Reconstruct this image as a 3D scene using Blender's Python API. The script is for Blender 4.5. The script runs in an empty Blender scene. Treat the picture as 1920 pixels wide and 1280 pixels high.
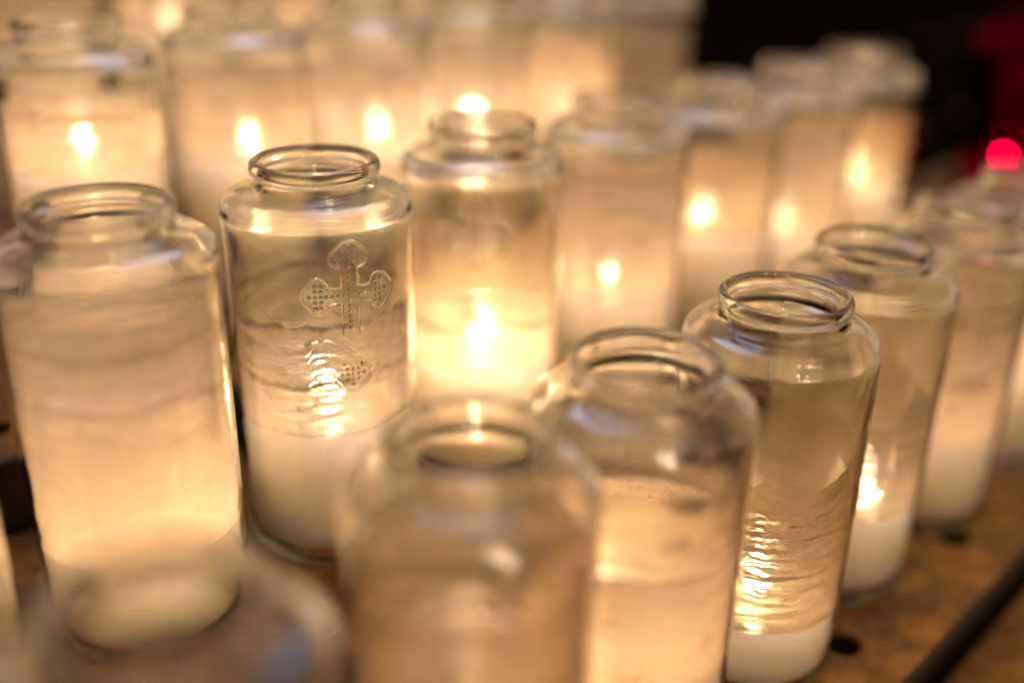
import bpy, bmesh, math, random
from mathutils import Vector, Matrix, noise as mnoise

# ------------------------------------------------------------------ camera, world, lamps, exposure
U = 0.032                     # one jar radius in metres; every length below is in jar radii
scene = bpy.context.scene
col = scene.collection
scene.render.engine = 'CYCLES'
cy = scene.cycles
cy.use_denoising = True
cy.max_bounces = 28
cy.transmission_bounces = 24
cy.glossy_bounces = 8
cy.diffuse_bounces = 5
cy.transparent_max_bounces = 24
cy.sample_clamp_indirect = 45.0
cy.sample_clamp_direct = 0.0
cy.blur_glossy = 0.6
cy.caustics_reflective = True
cy.caustics_refractive = True
vs = scene.view_settings
vs.view_transform = 'Standard'; vs.look = 'None'; vs.gamma = 1.0
vs.exposure = 1.32

cam_d = bpy.data.cameras.new('camera')
cam = bpy.data.objects.new('camera', cam_d); col.objects.link(cam); scene.camera = cam
cam_d.sensor_width = 36; cam_d.lens = 37.17
cam_d.clip_start = 0.01; cam_d.clip_end = 200
rt = Vector((0.99983626, 0.00727969, 0.01656688)); up = Vector((-0.01809573, 0.40222176, 0.91536342))
fw = Vector((0, 0.91551333, -0.40228763))
m = Matrix((rt, up, -fw)).transposed().to_4x4()
m.translation = Vector((0, 0, 7.1)) * U
cam.matrix_world = m
cam_d.dof.use_dof = True
cam_d.dof.focus_distance = 10.55 * U
cam_d.dof.aperture_fstop = 1.8
cam_d.dof.aperture_blades = 0

w = bpy.data.worlds.new('World'); scene.world = w; w.use_nodes = True
bg = w.node_tree.nodes['Background']
bg.inputs[0].default_value = (1.0, 0.62, 0.38, 1); bg.inputs[1].default_value = 0.2


def area(name, loc, target, size, power, color):
    d = bpy.data.lights.new(name, 'AREA'); d.size = size * U; d.energy = power; d.color = color; d.shape = 'DISK'
    o = bpy.data.objects.new(name, d); col.objects.link(o)
    o.location = Vector(loc) * U
    o.rotation_euler = (Vector(target) - Vector(loc)).to_track_quat('-Z', 'Y').to_euler()
    return o


def bulb(loc, radius, power, color):
    d = bpy.data.lights.new('chandelier_bulb', 'POINT'); d.energy = power; d.color = color; d.shadow_soft_size = radius * U
    o = bpy.data.objects.new('chandelier_bulb', d); col.objects.link(o); o.location = Vector(loc) * U


area('ceiling_lamp_cool', (-1.2, 17, 15.5), (-1, 12, 4), 8, 0.19, (0.45, 0.62, 1.0))
area('warm_fill_light', (-1, 3, 34), (-1, 11, 0), 46, 2.2, (1.0, 0.60, 0.36))  # warm disc is an added fill light, standing in for ambient glow
rb = random.Random(5)
for k in range(6):
    gx = k * 14 + rb.uniform(-4, 4)
    bulb((38 + gx, -95 + rb.uniform(-10, 10), 150 + rb.uniform(-12, 12)), rb.uniform(5.0, 7.0), 42.0, (1.0, 0.70, 0.50))

# ------------------------------------------------------------------ node helpers


def new_mat(name):
    mt = bpy.data.materials.new(name); mt.use_nodes = True
    nt = mt.node_tree; nt.nodes.clear()
    out = nt.nodes.new('ShaderNodeOutputMaterial')
    return mt, nt, out


def N(nt, typ, **kw):
    n = nt.nodes.new('ShaderNode' + typ)
    for k, v in kw.items():
        if k in n.inputs.keys() if isinstance(k, str) else False:
            n.inputs[k].default_value = v
        else:
            setattr(n, k, v)
    return n


def L(nt, a, b): nt.links.new(a, b)


def math_node(nt, op, a, b=None, clamp=False):
    n = nt.nodes.new('ShaderNodeMath'); n.operation = op; n.use_clamp = clamp
    for i, v in enumerate((a, b)):
        if v is None: continue
        if isinstance(v, (int, float)): n.inputs[i].default_value = v
        else: L(nt, v, n.inputs[i])
    return n.outputs[0]


def maprange(nt, v, a, b, c=0.0, d=1.0):
    n = nt.nodes.new('ShaderNodeMapRange'); n.clamp = True; n.interpolation_type = 'SMOOTHSTEP'
    L(nt, v, n.inputs[0])
    for i, x in enumerate((a, b, c, d)): n.inputs[1 + i].default_value = x
    return n.outputs[0]


def obj_coords(nt, scale=(1, 1, 1)):
    tc = nt.nodes.new('ShaderNodeTexCoord')
    mp = nt.nodes.new('ShaderNodeMapping')
    mp.inputs['Scale'].default_value = [s / U for s in scale]
    L(nt, tc.outputs['Object'], mp.inputs[0])
    oi = nt.nodes.new('ShaderNodeObjectInfo')
    return tc, mp.outputs[0], oi.outputs['Random']


def noise_tex(nt, vec, scale, detail=4, rough=0.55, w=None):
    n = nt.nodes.new('ShaderNodeTexNoise'); n.noise_dimensions = '4D'
    L(nt, vec, n.inputs['Vector'])
    n.inputs['Scale'].default_value = scale; n.inputs['Detail'].default_value = detail; n.inputs['Roughness'].default_value = rough
    if w is not None:
        L(nt, math_node(nt, 'MULTIPLY', w, 37.0), n.inputs['W'])
    return n.outputs[0]


def glass_material(name, tint=(0.985, 0.988, 0.970)):
    mt, nt, out = new_mat(name)
    tc, vec, rnd = obj_coords(nt)
    g = N(nt, 'BsdfGlass'); g.inputs['Color'].default_value = (*tint, 1); g.inputs['Roughness'].default_value = 0.0
    g.inputs['IOR'].default_value = 1.5
    nz = noise_tex(nt, vec, 1.1, 3, 0.5, rnd)
    nz2 = noise_tex(nt, vec, 9, 3, 0.6, rnd)
    sm = math_node(nt, 'ADD', nz, math_node(nt, 'MULTIPLY', nz2, 0.05))
    b = N(nt, 'Bump'); b.inputs['Strength'].default_value = 0.35; b.inputs['Distance'].default_value = 0.03 * U
    L(nt, sm, b.inputs['Height']); L(nt, b.outputs[0], g.inputs['Normal'])
    L(nt, g.outputs[0], out.inputs[0])
    return mt


def wax_material(name, color=(0.985, 0.85, 0.73), top=False, sss=2.2):
    mt, nt, out = new_mat(name)
    tc, vec, rnd = obj_coords(nt, (1, 1, 2.2))
    p = N(nt, 'BsdfPrincipled')
    nz = noise_tex(nt, vec, 1.3, 5, 0.6, rnd)
    mx = nt.nodes.new('ShaderNodeMixRGB'); mx.inputs[1].default_value = (*[c * 0.9 for c in color], 1); mx.inputs[2].default_value = (*color, 1)
    L(nt, maprange(nt, nz, .35, .65), mx.inputs[0]); L(nt, mx.outputs[0], p.inputs['Base Color'])
    p.inputs['Subsurface Weight'].default_value = 1.0
    p.inputs['Subsurface Radius'].default_value = (1.0, 0.85, 0.7)
    p.inputs['Subsurface Scale'].default_value = sss * U
    p.inputs['Roughness'].default_value = 0.06 if top else 0.4
    if top:
        p.inputs['Coat Weight'].default_value = 1.0; p.inputs['Coat Roughness'].default_value = 0.02
    b = N(nt, 'Bump'); b.inputs['Strength'].default_value = 0.25; b.inputs['Distance'].default_value = 0.05 * U
    L(nt, nz, b.inputs['Height'])
    L(nt, b.outputs[0], p.inputs['Normal'])
    L(nt, p.outputs[0], out.inputs[0])
    return mt


def residue_material(name, level, dens, top_dens, amber, soot, soot_z=3.3, step=None, scum=()):
    """The skin of old wax left on the inside of the glass: dense near the wax, thinning and patchy above."""
    mt, nt, out = new_mat(name)
    tc, vec, rnd = obj_coords(nt)
    sep = N(nt, 'SeparateXYZ'); L(nt, vec, sep.inputs[0]); z = sep.outputs[2]
    mp = N(nt, 'Mapping'); L(nt, vec, mp.inputs[0]); mp.inputs['Scale'].default_value = (0.6, 0.6, 2.6); mp.inputs['Rotation'].default_value = (0.10, 0.06, 0)
    rings = noise_tex(nt, mp.outputs[0], 1.9, 5, 0.62, rnd)
    blot = noise_tex(nt, vec, 1.1, 3, 0.55, rnd)
    fine = noise_tex(nt, vec, 14, 4, 0.65, rnd)
    wob = math_node(nt, 'ADD', z, math_node(nt, 'MULTIPLY', math_node(nt, 'SUBTRACT', blot, 0.5), 0.35))
    base = maprange(nt, z, level + 0.1, level + 1.9, dens, top_dens) if step is None else maprange(nt, wob, step - .05, step + .06, dens, top_dens)
    f = math_node(nt, 'ADD', base, math_node(nt, 'MULTIPLY', math_node(nt, 'SUBTRACT', rings, 0.5), 0.9 * max(dens, .3)))
    f = math_node(nt, 'ADD', f, math_node(nt, 'MULTIPLY', math_node(nt, 'SUBTRACT', blot, 0.5), 0.7 * max(top_dens, .15)), True)
    f = math_node(nt, 'MAXIMUM', f, 0.02)
    f = math_node(nt, 'MINIMUM', f, 1.0 if dens > .97 else 0.93)
    white = (0.97, 0.91, 0.80); am = (0.80, 0.50, 0.20)
    c = tuple(a * (1 - amber) + b * amber for a, b in zip(white, am))
    cm = nt.nodes.new('ShaderNodeMixRGB'); cm.inputs[1].default_value = (*c, 1); cm.inputs[2].default_value = (0.10, 0.055, 0.025, 1)
    sz = math_node(nt, 'MULTIPLY', maprange(nt, z, soot_z - 0.7, soot_z, 0, 1), maprange(nt, blot, 0.44, 0.60, 0, 1))
    sootf = math_node(nt, 'MULTIPLY', sz, soot)
    L(nt, sootf, cm.inputs[0])
    f = math_node(nt, 'MAXIMUM', f, math_node(nt, 'MULTIPLY', sootf, 0.85))
    # thin brown tide lines left by earlier levels of molten wax
    tide_n = math_node(nt, 'ADD', math_node(nt, 'MULTIPLY', rings, 1.0), math_node(nt, 'MULTIPLY', fine, 0.06))
    d1 = math_node(nt, 'ABSOLUTE', math_node(nt, 'SUBTRACT', tide_n, 0.56))
    tide = math_node(nt, 'MULTIPLY', maprange(nt, d1, 0.0, 0.016, 1, 0), maprange(nt, blot, .42, .56, 0, .25 if dens > 1 else 1))
    tide = math_node(nt, 'MULTIPLY', tide, maprange(nt, z, level + 2.0, level + .9, 0, 1))
    cm2 = nt.nodes.new('ShaderNodeMixRGB'); cm2.inputs[2].default_value = (0.30, 0.17, 0.07, 1)
    L(nt, cm.outputs[0], cm2.inputs[1]); L(nt, math_node(nt, 'MULTIPLY', tide, 0.75), cm2.inputs[0]); cm = cm2
    f = math_node(nt, 'MAXIMUM', f, math_node(nt, 'MULTIPLY', tide, 0.5))
    for zl in scum:      # broad dirty tide mark at one height
        q = math_node(nt, 'ADD', z, math_node(nt, 'ADD', math_node(nt, 'MULTIPLY', math_node(nt, 'SUBTRACT', blot, 0.5), 0.5), math_node(nt, 'MULTIPLY', math_node(nt, 'SUBTRACT', fine, 0.5), 0.12)))
        bd = maprange(nt, math_node(nt, 'ABSOLUTE', math_node(nt, 'SUBTRACT', q, zl)), 0.01, 0.075, 1, 0)
        bd = math_node(nt, 'MULTIPLY', bd, maprange(nt, rings, .38, .56, .15, .8))
        if top_dens > .15 or dens > 1: bd = math_node(nt, 'MULTIPLY', bd, 0.3)
        c3 = nt.nodes.new('ShaderNodeMixRGB'); c3.inputs[2].default_value = (0.22, 0.13, 0.06, 1)
        L(nt, cm.outputs[0], c3.inputs[1]); L(nt, bd, c3.inputs[0]); cm = c3
        f = math_node(nt, 'MAXIMUM', f, math_node(nt, 'MULTIPLY', bd, 0.6))
    d = N(nt, 'BsdfDiffuse'); t = N(nt, 'BsdfTranslucent')
    L(nt, cm.outputs[0], d.inputs[0]); L(nt, cm.outputs[0], t.inputs[0])
    m1 = N(nt, 'MixShader'); m1.inputs[0].default_value = 0.62; L(nt, d.outputs[0], m1.inputs[1]); L(nt, t.outputs[0], m1.inputs[2])
    g = N(nt, 'BsdfGlass'); g.inputs['IOR'].default_value = 1.36
    fade = maprange(nt, z, 3.40, 3.68, 1, 0)
    L(nt, math_node(nt, 'MULTIPLY', fade, 0.13), g.inputs['Roughness'])
    f = math_node(nt, 'MULTIPLY', f, fade)
    g.inputs['Color'].default_value = (1 - .10 * amber, 0.985 - .22 * amber, 0.95 - .5 * amber, 1)
    b = N(nt, 'Bump'); L(nt, math_node(nt, 'MULTIPLY', fade, 0.5), b.inputs['Strength']); b.inputs['Distance'].default_value = 0.05 * U
    hsum = math_node(nt, 'ADD', rings, math_node(nt, 'MULTIPLY', fine, 0.42))
    L(nt, hsum, b.inputs['Height'])
    for s in (g, d, t): L(nt, b.outputs[0], s.inputs['Normal'])
    m2 = N(nt, 'MixShader'); L(nt, f, m2.inputs[0]); L(nt, g.outputs[0], m2.inputs[1]); L(nt, m1.outputs[0], m2.inputs[2])
    L(nt, m2.outputs[0], out.inputs[0])
    return mt


def flame_material(name, color, strength):
    mt, nt, out = new_mat(name)
    tc, vec, rnd = obj_coords(nt)
    e = N(nt, 'Emission'); e.inputs[0].default_value = (*color, 1); e.inputs[1].default_value = strength
    L(nt, e.outputs[0], out.inputs[0])
    return mt


def plain(name, color, rough=0.6, metal=0.0):
    mt, nt, out = new_mat(name)
    tc, vec, rnd = obj_coords(nt)
    p = N(nt, 'BsdfPrincipled'); nz = noise_tex(nt, vec, 3, 4, .6)
    mx = nt.nodes.new('ShaderNodeMixRGB'); mx.inputs[1].default_value = (*[c * .7 for c in color], 1); mx.inputs[2].default_value = (*color, 1)
    L(nt, nz, mx.inputs[0]); L(nt, mx.outputs[0], p.inputs['Base Color'])
    p.inputs['Roughness'].default_value = rough; p.inputs['Metallic'].default_value = metal
    L(nt, p.outputs[0], out.inputs[0])
    return mt


def brass_material():
    mt, nt, out = new_mat('tarnished_brass')
    tc, vec, rnd = obj_coords(nt)
    p = N(nt, 'BsdfPrincipled')
    n1 = noise_tex(nt, vec, 0.9, 6, .65); n2 = noise_tex(nt, vec, 4.5, 5, .7); n3 = noise_tex(nt, vec, 30, 3, .6)
    r = nt.nodes.new('ShaderNodeValToRGB')
    r.color_ramp.elements[0].position = .36; r.color_ramp.elements[0].color = (0.03, 0.016, 0.008, 1)
    r.color_ramp.elements[1].position = .64; r.color_ramp.elements[1].color = (0.36, 0.20, 0.045, 1)
    e = r.color_ramp.elements.new(.48); e.color = (0.13, 0.068, 0.018, 1)
    s = math_node(nt, 'ADD', math_node(nt, 'MULTIPLY', n1, .6), math_node(nt, 'MULTIPLY', n2, .4))
    L(nt, s, r.inputs[0]); L(nt, r.outputs[0], p.inputs['Base Color'])
    p.inputs['Metallic'].default_value = 0.35
    L(nt, maprange(nt, n2, .3, .7, .35, .65), p.inputs['Roughness'])
    b = N(nt, 'Bump'); b.inputs['Strength'].default_value = .4; b.inputs['Distance'].default_value = .03 * U
    L(nt, n3, b.inputs['Height']); L(nt, b.outputs[0], p.inputs['Normal'])
    L(nt, p.outputs[0], out.inputs[0])
    return mt


GLASS = glass_material('clear_jar_glass')
RED_GLASS = glass_material('red_jar_glass', (0.60, 0.008, 0.20))
WAX = wax_material('cream_wax'); WAX_TOP = wax_material('melted_wax_top', (0.9, 0.78, 0.6), True)
WICK = plain('charred_wick', (0.05, 0.035, 0.025), .9)
FLAME = flame_material('candle_flame_light', (1.0, 0.70, 0.475), 175)
BRASS = brass_material(); DARK = plain('blackened_iron', (0.03, 0.022, 0.016), .6, .3)
FLOOR = plain('dark_floor_stone', (0.006, 0.004, 0.003), 1.0)
FLOOR.node_tree.nodes['Principled BSDF'].inputs['Specular IOR Level'].default_value = 0.0
STONE = plain('pale_stone', (0.42, 0.30, 0.2), .7)

# ------------------------------------------------------------------ mesh helpers


def link(name, bm, mats, parent=None, smooth=True):
    bmesh.ops.recalc_face_normals(bm, faces=bm.faces)
    bmesh.ops.scale(bm, vec=(U, U, U), verts=bm.verts)
    me = bpy.data.meshes.new(name); bm.to_mesh(me); bm.free()
    for mt in (mats if isinstance(mats, (list, tuple)) else [mats]): me.materials.append(mt)
    if smooth:
        for p in me.polygons: p.use_smooth = True
    o = bpy.data.objects.new(name, me); col.objects.link(o)
    if parent: o.parent = parent
    return o


def share(name, me, parent):
    o = bpy.data.objects.new(name, me); col.objects.link(o); o.parent = parent
    return o


def catmull(pts, n):
    out = []
    for i in range(len(pts) - 1):
        p0 = pts[max(i - 1, 0)]; p1 = pts[i]; p2 = pts[i + 1]; p3 = pts[min(i + 2, len(pts) - 1)]
        for k in range(n):
            t = k / n
            out.append(tuple(.5 * ((2 * b) + (-a + c) * t + (2 * a - 5 * b + 4 * c - d) * t * t + (-a + 3 * b - 3 * c + d) * t ** 3)
                             for a, b, c, d in zip(p0, p1, p2, p3)))
    out.append(pts[-1])
    return out


def lathe(prof, seg=96, warp=None, matidx=None):
    bm = bmesh.new(); rings = []
    for (r, z) in prof:
        if r < 1e-4: rings.append([bm.verts.new((0, 0, z))]); continue
        ring = []
        for k in range(seg):
            a = 2 * math.pi * k / seg
            rr, zz = (r, z) if warp is None else warp(r, z, a)
            ring.append(bm.verts.new((rr * math.cos(a), rr * math.sin(a), zz)))
        rings.append(ring)
    for i in range(len(rings) - 1):
        a, b = rings[i], rings[i + 1]
        for k in range(seg):
            k2 = (k + 1) % seg
            if len(a) == 1 and len(b) == 1: continue
            if len(a) == 1: f = bm.faces.new((a[0], b[k], b[k2]))
            elif len(b) == 1: f = bm.faces.new((a[k], b[0], a[k2]))
            else: f = bm.faces.new((a[k], b[k], b[k2], a[k2]))
            if matidx: f.material_index = matidx(i)
    return bm


H = 4.42
INNER = 0.945
outer = [(0.0, 0.09), (0.45, 0.07), (0.74, 0.0), (0.84, 0.012), (0.93, 0.07), (0.985, 0.18), (1.0, 0.33), (1.0, 1.2), (1.003, 2.2), (1.0, 3.2), (1.0, 3.78),
         (0.994, 3.91), (0.96, 4.02), (0.885, 4.085), (0.78, 4.115), (0.69, 4.14), (0.645, 4.17), (0.63, 4.215), (0.63, 4.25), (0.658, 4.272), (0.672, 4.31),
         (0.672, 4.36), (0.655, 4.405), (0.62, 4.42)]
inner = [(0.59, 4.408), (0.568, 4.37), (0.562, 4.30), (0.562, 4.20), (0.575, 4.12), (0.63, 4.065), (0.73, 4.03), (0.84, 3.99), (0.915, 3.90), (INNER, 3.78), (INNER, 3.2),
         (INNER, 2.2), (INNER, 1.2), (INNER, 0.40), (0.92, 0.24), (0.84, 0.15), (0.5, 0.14), (0.0, 0.16)]
prof = catmull(outer + inner, 3)
prof = [(max(r, 0), z) for r, z in prof]; prof[0] = (0, prof[0][1]); prof[-1] = (0, prof[-1][1])
mb = lathe(prof, 112)
_tmp = link('glass', mb, GLASS)
GLASS_ME = _tmp.data; bpy.data.objects.remove(_tmp)
_tmp = GLASS_ME.copy(); RED_ME = _tmp; RED_ME.materials[0] = RED_GLASS


def wax_mesh(level, rnd):
    R = INNER - 0.006
    p = [(0, 0.17), (0.5, 0.15), (0.83, 0.165), (0.91, 0.26), (R, 0.42)]
    n = max(3, int((level - .5) / .25))
    p += [(R, 0.42 + (level - .42) * k / n) for k in range(1, n)]
    nb = len(p)
    p += [(R, level + .05), (R - .02, level + .045), (0.80, level + .01), (0.5, level - .01), (0.2, level - 0.012), (0.0, level - 0.012)]
    off = rnd.random() * 50

    def warp(r, z, a):
        if z > level - .05 and r > .6:
            return r, z + .03 * mnoise.noise(Vector((math.cos(a) * 1.5 + off, math.sin(a) * 1.5, 0)))
        return r, z
    return lathe(p, 64, warp, lambda i: 1 if i >= nb else 0)


def residue_mesh(level, top, rnd, amp, waves, rag=.1, fine=True):
    """Thin closed shell of rippled wax on the inside of the glass."""
    RO = INNER - 0.004; off = rnd.random() * 90
    nz, seg = (150, 132) if fine else (60, 72)
    z0 = level + .07
    zs = [z0 + (top - z0) * k / nz for k in range(nz + 1)]
    tl = rnd.uniform(-.09, .09); tl2 = rnd.uniform(-.09, .09)

    def tops(a):
        x, y = math.cos(a), math.sin(a)
        return top + rag * (1.6 * mnoise.noise(Vector((x * 1.3 + off, y * 1.3, 3.3))) + .8 * mnoise.noise(Vector((x * 4 + off, y * 4, 7.7))) + .35 * mnoise.noise(Vector((x * 13 + off, y * 13, 1.7))))

    def rad(z, a):
        x, y = math.cos(a), math.sin(a)
        zz = z + tl * x + tl2 * y
        env = math.exp(-((zz - level - .45) / waves) ** 2)
        v = mnoise.noise(Vector((x * .9 + off, y * .9, zz * 7.0)))
        v2 = mnoise.noise(Vector((x * 2.5 + off, y * 2.5, zz * 17)))
        v3 = mnoise.noise(Vector((x * 9, y * 9 + off, zz * 24)))
        ring = 1 - abs(v) * 2.2 + .35 * mnoise.noise(Vector((x * .5 + off, y * .5, zz * 19)))
        t = .022 + amp * (env * (.030 * ring + .014 * v2 + .007 * v3) + .005 * v2 + .0025 * v3 + .006 * v)
        t = max(t, .004) * min(1, max(0.25, (tops(a) - z) / .25))
        return RO - t
    bm = bmesh.new(); O = []; I = []
    for z in zs:
        orow = []; row = []; q_ = (z - z0) / (top - z0)
        for k in range(seg):
            a = 2 * math.pi * k / seg; z = z0 + (tops(a) - z0) * q_; r = rad(z, a)
            orow.append(bm.verts.new((RO * math.cos(a), RO * math.sin(a), z)))
            row.append(bm.verts.new((r * math.cos(a), r * math.sin(a), z)))
        O.append(orow); I.append(row)
    for S in (O, I):
        for i in range(nz):
            for k in range(seg):
                k2 = (k + 1) % seg
                q = (S[i][k], S[i][k2], S[i + 1][k2], S[i + 1][k])
                bm.faces.new(q if S is O else q[::-1])
    for i, flip in ((0, False), (nz, True)):
        for k in range(seg):
            k2 = (k + 1) % seg
            q = (O[i][k], I[i][k], I[i][k2], O[i][k2])
            bm.faces.new(q[::-1] if flip else q)
    return bm


def flame_mesh():
    p = [(0, 0), (.05, .015), (.085, .06), (.098, .12), (.09, .19), (.062, .27), (.03, .35), (.0, .42)]
    return lathe(p, 14)


_t = link('flame', flame_mesh(), FLAME); FLAME_ME = _t.data; bpy.data.objects.remove(_t)
_t = link('wick', lathe([(0, -.03), (.018, -.03), (.02, .06), (.014, .13), (0, .14)], 8), WICK); WICK_ME = _t.data; bpy.data.objects.remove(_t)

# cross moulded on the glass, drawn flat as (u, v) about its centre then bent round the jar


def cross_outline():
    hw = .088          # half width of an arm
    pts = []

    def lobe(cx, cy, ang):
        # three-part bud at the end of an arm that points along ang
        out = []
        for (lx, ly, r, a0, a1) in ((-.005, -.10, .095, -182, -42), (.055, 0, .115, -50, 50), (-.005, .10, .095, 42, 182)):
            for k in range(9):
                a = math.radians(a0 + (a1 - a0) * k / 8)
                x, y = lx + r * math.cos(a), ly + r * math.sin(a)
                ca, sa = math.cos(ang), math.sin(ang)
                out.append((cx + x * ca - y * sa, cy + x * sa + y * ca))
        return out
    top, side, bot = .395, .315, .88
    upper = [(hw, -.42), (hw, -hw), (side - .13, -hw)] + lobe(side, 0, 0) + [(side - .13, hw)]
    upper += [(hw, hw), (hw, top - .13)] + lobe(0, top, math.pi / 2) + [(-hw, top - .13)]
    upper += [(-hw, hw), (-side + .13, hw)] + lobe(-side, 0, math.pi) + [(-side + .13, -hw), (-hw, -hw), (-hw, -.42)]
    lower = [(-hw, -bot + .14)] + lobe(0, -bot, -math.pi / 2) + [(hw, -bot + .14)]
    return upper, lower


def bend(u, v, ang0, zc, R=1.0):
    a = ang0 + u / 1.0          # ang0 measured from -Y towards +X
    return Vector((R * math.sin(a), -R * math.cos(a), zc + v))


def cross_mesh():
    bm = bmesh.new(); seg = 8
    for loop in cross_outline():
        n = len(loop); rings = []
        for i in range(n):
            p = Vector(loop[i]); q = Vector(loop[min(i + 1, n - 1)]); o = Vector(loop[max(i - 1, 0)])
            t = (q - o).normalized(); nn = Vector((-t.y, t.x)); ring = []
            e = .35 if i in (0, n - 1) else 1
            for k in range(seg):
                a = 2 * math.pi * k / seg
                uv = p + nn * (.019 * e * math.cos(a))
                ring.append(bm.verts.new(bend(uv.x, uv.y, 0, 0, 1.003 + .024 * e * math.sin(a))))
            rings.append(ring)
        for a, b in zip(rings, rings[1:]):
            for k in range(seg):
                bm.faces.new((a[k], a[(k + 1) % seg], b[(k + 1) % seg], b[k]))
        bm.faces.new(rings[0][::-1]); bm.faces.new(rings[-1])
    return bm


def inside(pt, loop):
    x, y = pt; c = False
    for i in range(len(loop)):
        (x1, y1), (x2, y2) = loop[i - 1], loop[i]
        if (y1 > y) != (y2 > y) and x < (x2 - x1) * (y - y1) / (y2 - y1) + x1: c = not c
    return c


def dots_mesh():
    bm = bmesh.new(); loops = cross_outline(); s = .058
    for iu in range(-9, 10):
        for iv in range(-18, 10):
            u, v = iu * s, iv * s
            if not any(all(inside((u + du, v + dv), lp) for du in (-.035, .035) for dv in (-.035, .035)) for lp in loops): continue
            c = []
            for k in range(6):
                a = math.pi / 3 * k
                c.append((u + .022 * math.cos(a), v + .022 * math.sin(a)))
            base = [bm.verts.new(bend(x, y, 0, 0, .999)) for x, y in c]
            mid = [bm.verts.new(bend(u + (x - u) * .7, v + (y - v) * .7, 0, 0, 1.013)) for x, y in c]
            tip = bm.verts.new(bend(u, v, 0, 0, 1.017))
            for k in range(6):
                k2 = (k + 1) % 6
                bm.faces.new((base[k], base[k2], mid[k2], mid[k])); bm.faces.new((mid[k], mid[k2], tip))
            bm.faces.new(base[::-1])
    return bm


RELIEF = glass_material('moulded_relief_glass', (0.96, 0.95, 0.9)); RELIEF.node_tree.nodes['Glass BSDF'].inputs['IOR'].default_value = 1.42
_t = link('embossed_cross', cross_mesh(), RELIEF); CROSS_ME = _t.data; bpy.data.objects.remove(_t)
_t = link('embossed_dots', dots_mesh(), RELIEF); DOTS_ME = _t.data; bpy.data.objects.remove(_t)

GROUP = 'glass votive candle jars standing on the stepped stand'
Z1, Z2, Z3, Z4 = -1.068, 0.0, 0.986, 1.97


def jar(x, y, z, label, level=1.7, lit=True, dens=.55, top_dens=.12, amber=0.0, soot=0.0, soot_z=3.3, flame=(0, 0), cross=None, red=False, seed=0, amp=1.0, waves=.55, top=3.4, rag=.06, detail=False, step=None, fsize=1.0, scum=()):
    rnd = random.Random(seed * 7 + 3)
    t = bpy.data.objects.new('red_candle_jar' if red else 'candle_jar', None); col.objects.link(t)
    t.empty_display_size = U
    t.location = Vector((x, y, z)) * U
    t['label'] = label; t['category'] = 'candle jar'
    t['group'] = 'red glass votive jars' if red else GROUP
    share('glass_body', RED_ME if red else GLASS_ME, t).rotation_euler[2] = rnd.uniform(0, 6)
    link('wax', wax_mesh(level, rnd), [WAX, WAX_TOP], t)
    if not red:
        rm = residue_material('wax_residue_%d' % seed, level, dens, top_dens, amber, soot, soot_z, step, scum)
        link('wax_residue', residue_mesh(level, top, rnd, amp, waves, rag, detail), rm, t)
    wk = share('wick', WICK_ME, t); wk.location = Vector((flame[0], flame[1], level - .01)) * U
    if lit:
        fl = share('flame', FLAME_ME, t); fl.location = Vector((flame[0], flame[1], level + .14)) * U
        s = rnd.uniform(.44, .54) * fsize; fl.scale = (s, s, s * rnd.uniform(.68, .8))
    if cross is not None:
        ang, zc = cross
        c = share('embossed_cross', CROSS_ME, t); c.location = (0, 0, zc * U); c.rotation_euler[2] = math.radians(ang)
        d = share('embossed_dots', DOTS_ME, t); d.location = (0, 0, zc * U); d.rotation_euler[2] = math.radians(ang); d['kind'] = 'stuff'
    return t


# front row of the lower step
jar(-1.98, 4.88, Z1, 'blurred unlit jar at the bottom left corner nearest the camera, mouth facing up', 0.5, False, .06, .03, .3, seed=1)
jar(-0.29, 6.86, Z1, 'very blurred pale amber jar standing in front of all others at bottom centre', 1.3, True, .42, .28, .30, .25, 2.6, seed=2)  # flame added low inside to lighten the amber jar
jar(1.16, 8.28, Z1, 'jar with brown soot stain under its shoulder, just right of the blurred amber jar', 1.45, True, .9, .12, .12, .95, 3.4, fsize=1.2, flame=(-.4, .1), seed=3, amp=1.6, waves=.8, top=3.65, detail=True, step=2.75)
jar(2.73, 9.88, Z1, 'sharp clear jar with rippled wax glinting around its low flame, lower right', 0.9, True, .30, .14, .3, .2, 3.5, flame=(.06, 0), seed=4, amp=2.0, waves=.9, top=2.7, rag=.25, detail=True)
jar(4.14, 11.57, Z1, 'jar directly behind the sharp rippled jar at right, cream wax a quarter full', 1.2, True, .40, .22, .2, .1, flame=(.3, -.1), fsize=.75, seed=5, scum=(1.5,), amp=2.2, waves=.7, top=2.9, rag=.4, detail=True)
jar(5.79, 13.17, Z1, 'blurred jar near the right edge with pale residue and dark empty mouth', 1.4, True, .75, .35, .15, seed=6, cross=(6, 3.2))
jar(7.41, 14.85, Z1, 'blurred jar cut off by the right edge of the picture, glowing pale', 1.6, True, .7, .3, .1, seed=7)
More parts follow.
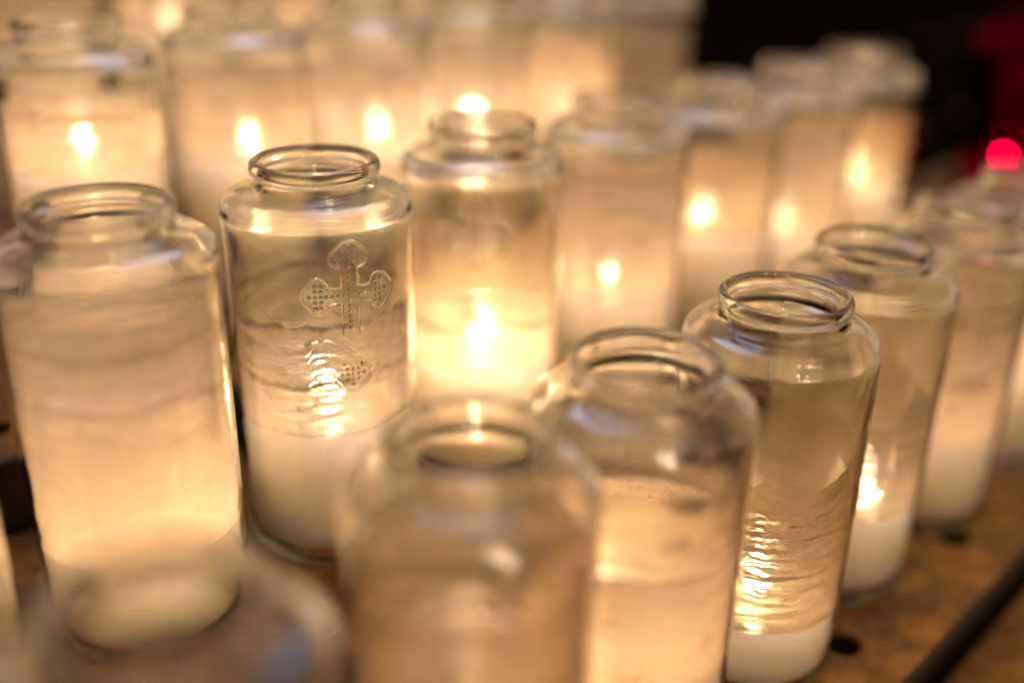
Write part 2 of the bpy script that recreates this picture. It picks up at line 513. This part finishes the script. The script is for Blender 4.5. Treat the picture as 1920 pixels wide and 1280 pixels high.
# middle step
jar(-5.31, 7.33, Z2, 'jar mostly outside the picture at the lower left edge, full of cream wax', 2.6, False, .6, .3, .1, seed=8)
jar(-3.69, 9.01, Z2, 'large milky hazed jar without visible flame, directly left of the sharp cross jar', 1.1, True, 1.7, .75, .0, scum=(3.3, 2.75), fsize=1.1, flame=(.1, .2), seed=9, amp=.7, waves=.9, top=3.65, rag=.08, detail=True)  # flame added behind the dense haze so the walls glow from within
jar(-2.07, 10.71, Z2, 'sharp clear jar with moulded dotted cross on its front', 1.62, True, .34, .02, .1, .12, 3.3, seed=10, cross=(26.5, 3.26), scum=(2.92, 2.3), amp=1.5, waves=.62, top=3.05, rag=.25, detail=True)
jar(-0.40, 12.62, Z2, 'bright jar right of the sharp cross jar with a large glowing flame and faint cross', 1.5, True, .55, .05, .2, seed=11, scum=(2.1,), cross=(-3, 3.25), fsize=1.65, waves=.6, amp=2, top=3.1, rag=.3, detail=True)
jar(1.39, 14.28, Z2, 'pale milky jar with a small double flame, right of the bright faint cross jar', 1.75, True, .72, .5, .1, seed=12, top=3.7)
jar(3.05, 15.98, Z2, 'blurred jar with round bright flame spot, second from the right of the pale milky jar', 2.15, True, .6, .1, .25, .3, 3.4, flame=(-.1, 0), seed=13)
jar(4.65, 17.6, Z2, 'blurred pale jar between the round flame jar and the last jar of the middle step', 1.6, True, .6, .45, .1, seed=14)
jar(6.15, 19.2, Z2, 'last white jar at the right end of the middle step, high round flame against black', 2.15, True, .14, .08, .3, .3, 3.5, fsize=1.6, seed=15)
# upper step
jar(-5.6, 13.57, Z3, 'dark shouldered jar at the upper left corner of the picture with a glinting flame', 2.6, True, .6, .22, .15, .1, seed=16, scum=(3.3,))
jar(-4.05, 15.45, Z3, 'second jar from the left along the top, dark blue grey shoulder', 2.35, True, .45, .18, .15, flame=(.12, 0), seed=17, scum=(3.2, 2.8))
jar(-2.36, 16.93, Z3, 'third jar from the left along the top, pale with one round flame', 2.2, True, .5, .4, .1, flame=(.15, 0), seed=18)
jar(-0.74, 18.61, Z3, 'pale top jar whose flame shows over the mouth of the faint cross jar', 2.15, True, .35, .3, .1, fsize=1.2, seed=19)
jar(0.88, 20.29, Z3, 'blurred pale jar at the top, second from right on that upper step', 2.0, True, .8, .6, .1, seed=20)
jar(2.5, 21.97, Z3, 'blurred pale jar at the right end of the upper step beside the dark background', 2.2, False, .8, .6, .1, seed=21)
# highest step
top_lab = ['first', 'second', 'third', 'fourth', 'fifth', 'sixth', 'seventh']
for k in range(0, 6):
    x, y = -8.44 + 1.62 * (k + .5), 16.37 + 1.68 * (k + .5)
    jar(x, y, Z4, 'very blurred jar on the highest step behind the top row, %s from the left' % top_lab[k], [2.0, 2.65, 2.3, 2.2, 2.0, 2.2, 2.3][k], k != 5, .7, .5, .1, fsize=.75, seed=30 + k)
# red votives far along the middle step
jar(11.35, 24.3, Z2, 'blurred red glass jar with a glowing flame at the far right edge', 1.15, True, fsize=.6, red=True, seed=50)
jar(12.9, 26.2, Z2, 'second red glass jar beyond the first, cut by the right edge', 1.6, True, fsize=.6, red=True, seed=51)

# ------------------------------------------------------------------ stand
nrm = Vector((-.72, .69)).normalized(); drc = Vector((nrm.y, -nrm.x))


def pt(along, perp, z): q = drc * along + nrm * perp; return Vector((q.x, q.y, z))


stand = bpy.data.objects.new('votive_stand', None); col.objects.link(stand)
stand.location = (0, 0, -3.2 * U)
stand['label'] = 'stepped stand of tarnished brass trays with round holes, under all the jars'; stand['category'] = 'candle stand'


def add_prism(bm, along0, along1, p0, p1, z0, z1):
    vs_ = [bm.verts.new(pt(a, p, z)) for a in (along0, along1) for p in (p0, p1) for z in (z0, z1)]
    for f in ((0, 1, 3, 2), (4, 6, 7, 5), (0, 4, 5, 1), (2, 3, 7, 6), (0, 2, 6, 4), (1, 5, 7, 3)):
        bm.faces.new([vs_[i] for i in f])


def child(o):
    o.parent = stand; o.location = (0, 0, 3.2 * U)
    return o


A0 = -6
for (p0, z, name) in ((-0.74, Z1 - 1.03, 0), (3.26, Z1, 1), (7.26, Z2, 2), (11.3, Z3, 3), (15.4, Z4, 4)):
    p1 = p0 + 4.0 if name != 4 else p0 + 5
    A1 = (30, 30, 30, 21, 21)[name]
    bm = bmesh.new()
    hp = p0 + .80; hs = .34; hr = .23; t = .07
    holes = [9.92 + 3.1 * k for k in range(-5, 11)]
    cuts = [A0]
    for h in holes: cuts += [h - hs, h + hs]
    cuts.append(A1)

    def quad(a, b, c, d): bm.faces.new([bm.verts.new(v) for v in (a, b, c, d)])
    for zz in (z, z - t):
        quad(pt(A0, p0, zz), pt(A1, p0, zz), pt(A1, hp - hs, zz), pt(A0, hp - hs, zz))
        quad(pt(A0, hp + hs, zz), pt(A1, hp + hs, zz), pt(A1, p1, zz), pt(A0, p1, zz))
        for i in range(0, len(cuts), 2):
            quad(pt(cuts[i], hp - hs, zz), pt(cuts[i + 1], hp - hs, zz), pt(cuts[i + 1], hp + hs, zz), pt(cuts[i], hp + hs, zz))
        for h in holes:
            n = 32
            for k in range(n):
                def sq(k):
                    a = 2 * math.pi * k / n; c, s = math.cos(a), math.sin(a); mm = max(abs(c), abs(s))
                    return h + hs * c / mm, hp + hs * s / mm

                def ci(k):
                    a = 2 * math.pi * k / n; return h + hr * math.cos(a), hp + hr * math.sin(a)
                a1, a2, b1, b2 = sq(k), sq(k + 1), ci(k), ci(k + 1)
                quad(pt(*a1, zz), pt(*a2, zz), pt(*b2, zz), pt(*b1, zz))
                if zz == z: quad(pt(*b1, z), pt(*b2, z), pt(*b2, z - t), pt(*b1, z - t))
    quad(pt(A0, p0, z), pt(A1, p0, z), pt(A1, p0, z - t), pt(A0, p0, z - t))
    bmesh.ops.remove_doubles(bm, verts=bm.verts, dist=1e-4)
    child(link('tray', bm, BRASS, smooth=False))
    bm = bmesh.new()       # rolled lip along the front of the tray
    ring0 = []; n = 12
    for aa in (A0, A1):
        ring0.append([bm.verts.new(pt(aa, p0 - .035 + .035 * math.cos(2 * math.pi * k / n), z - .02 + .035 * math.sin(2 * math.pi * k / n))) for k in range(n)])
    for k in range(n): bm.faces.new((ring0[0][k], ring0[0][(k + 1) % n], ring0[1][(k + 1) % n], ring0[1][k]))
    child(link('tray_lip', bm, DARK))
    bm = bmesh.new(); add_prism(bm, A0, A1, p0 + .22, p0 + .30, z - 1.02, z - t - .004)
    child(link('riser', bm, DARK, smooth=False))

# ------------------------------------------------------------------ setting
bm = bmesh.new(); s = 900
for f in ([(-s, -s, -24), (s, -s, -24), (s, s, -24), (-s, s, -24)],): bm.faces.new([bm.verts.new(v) for v in f])
o = link('floor', bm, FLOOR, smooth=False); o['kind'] = 'structure'
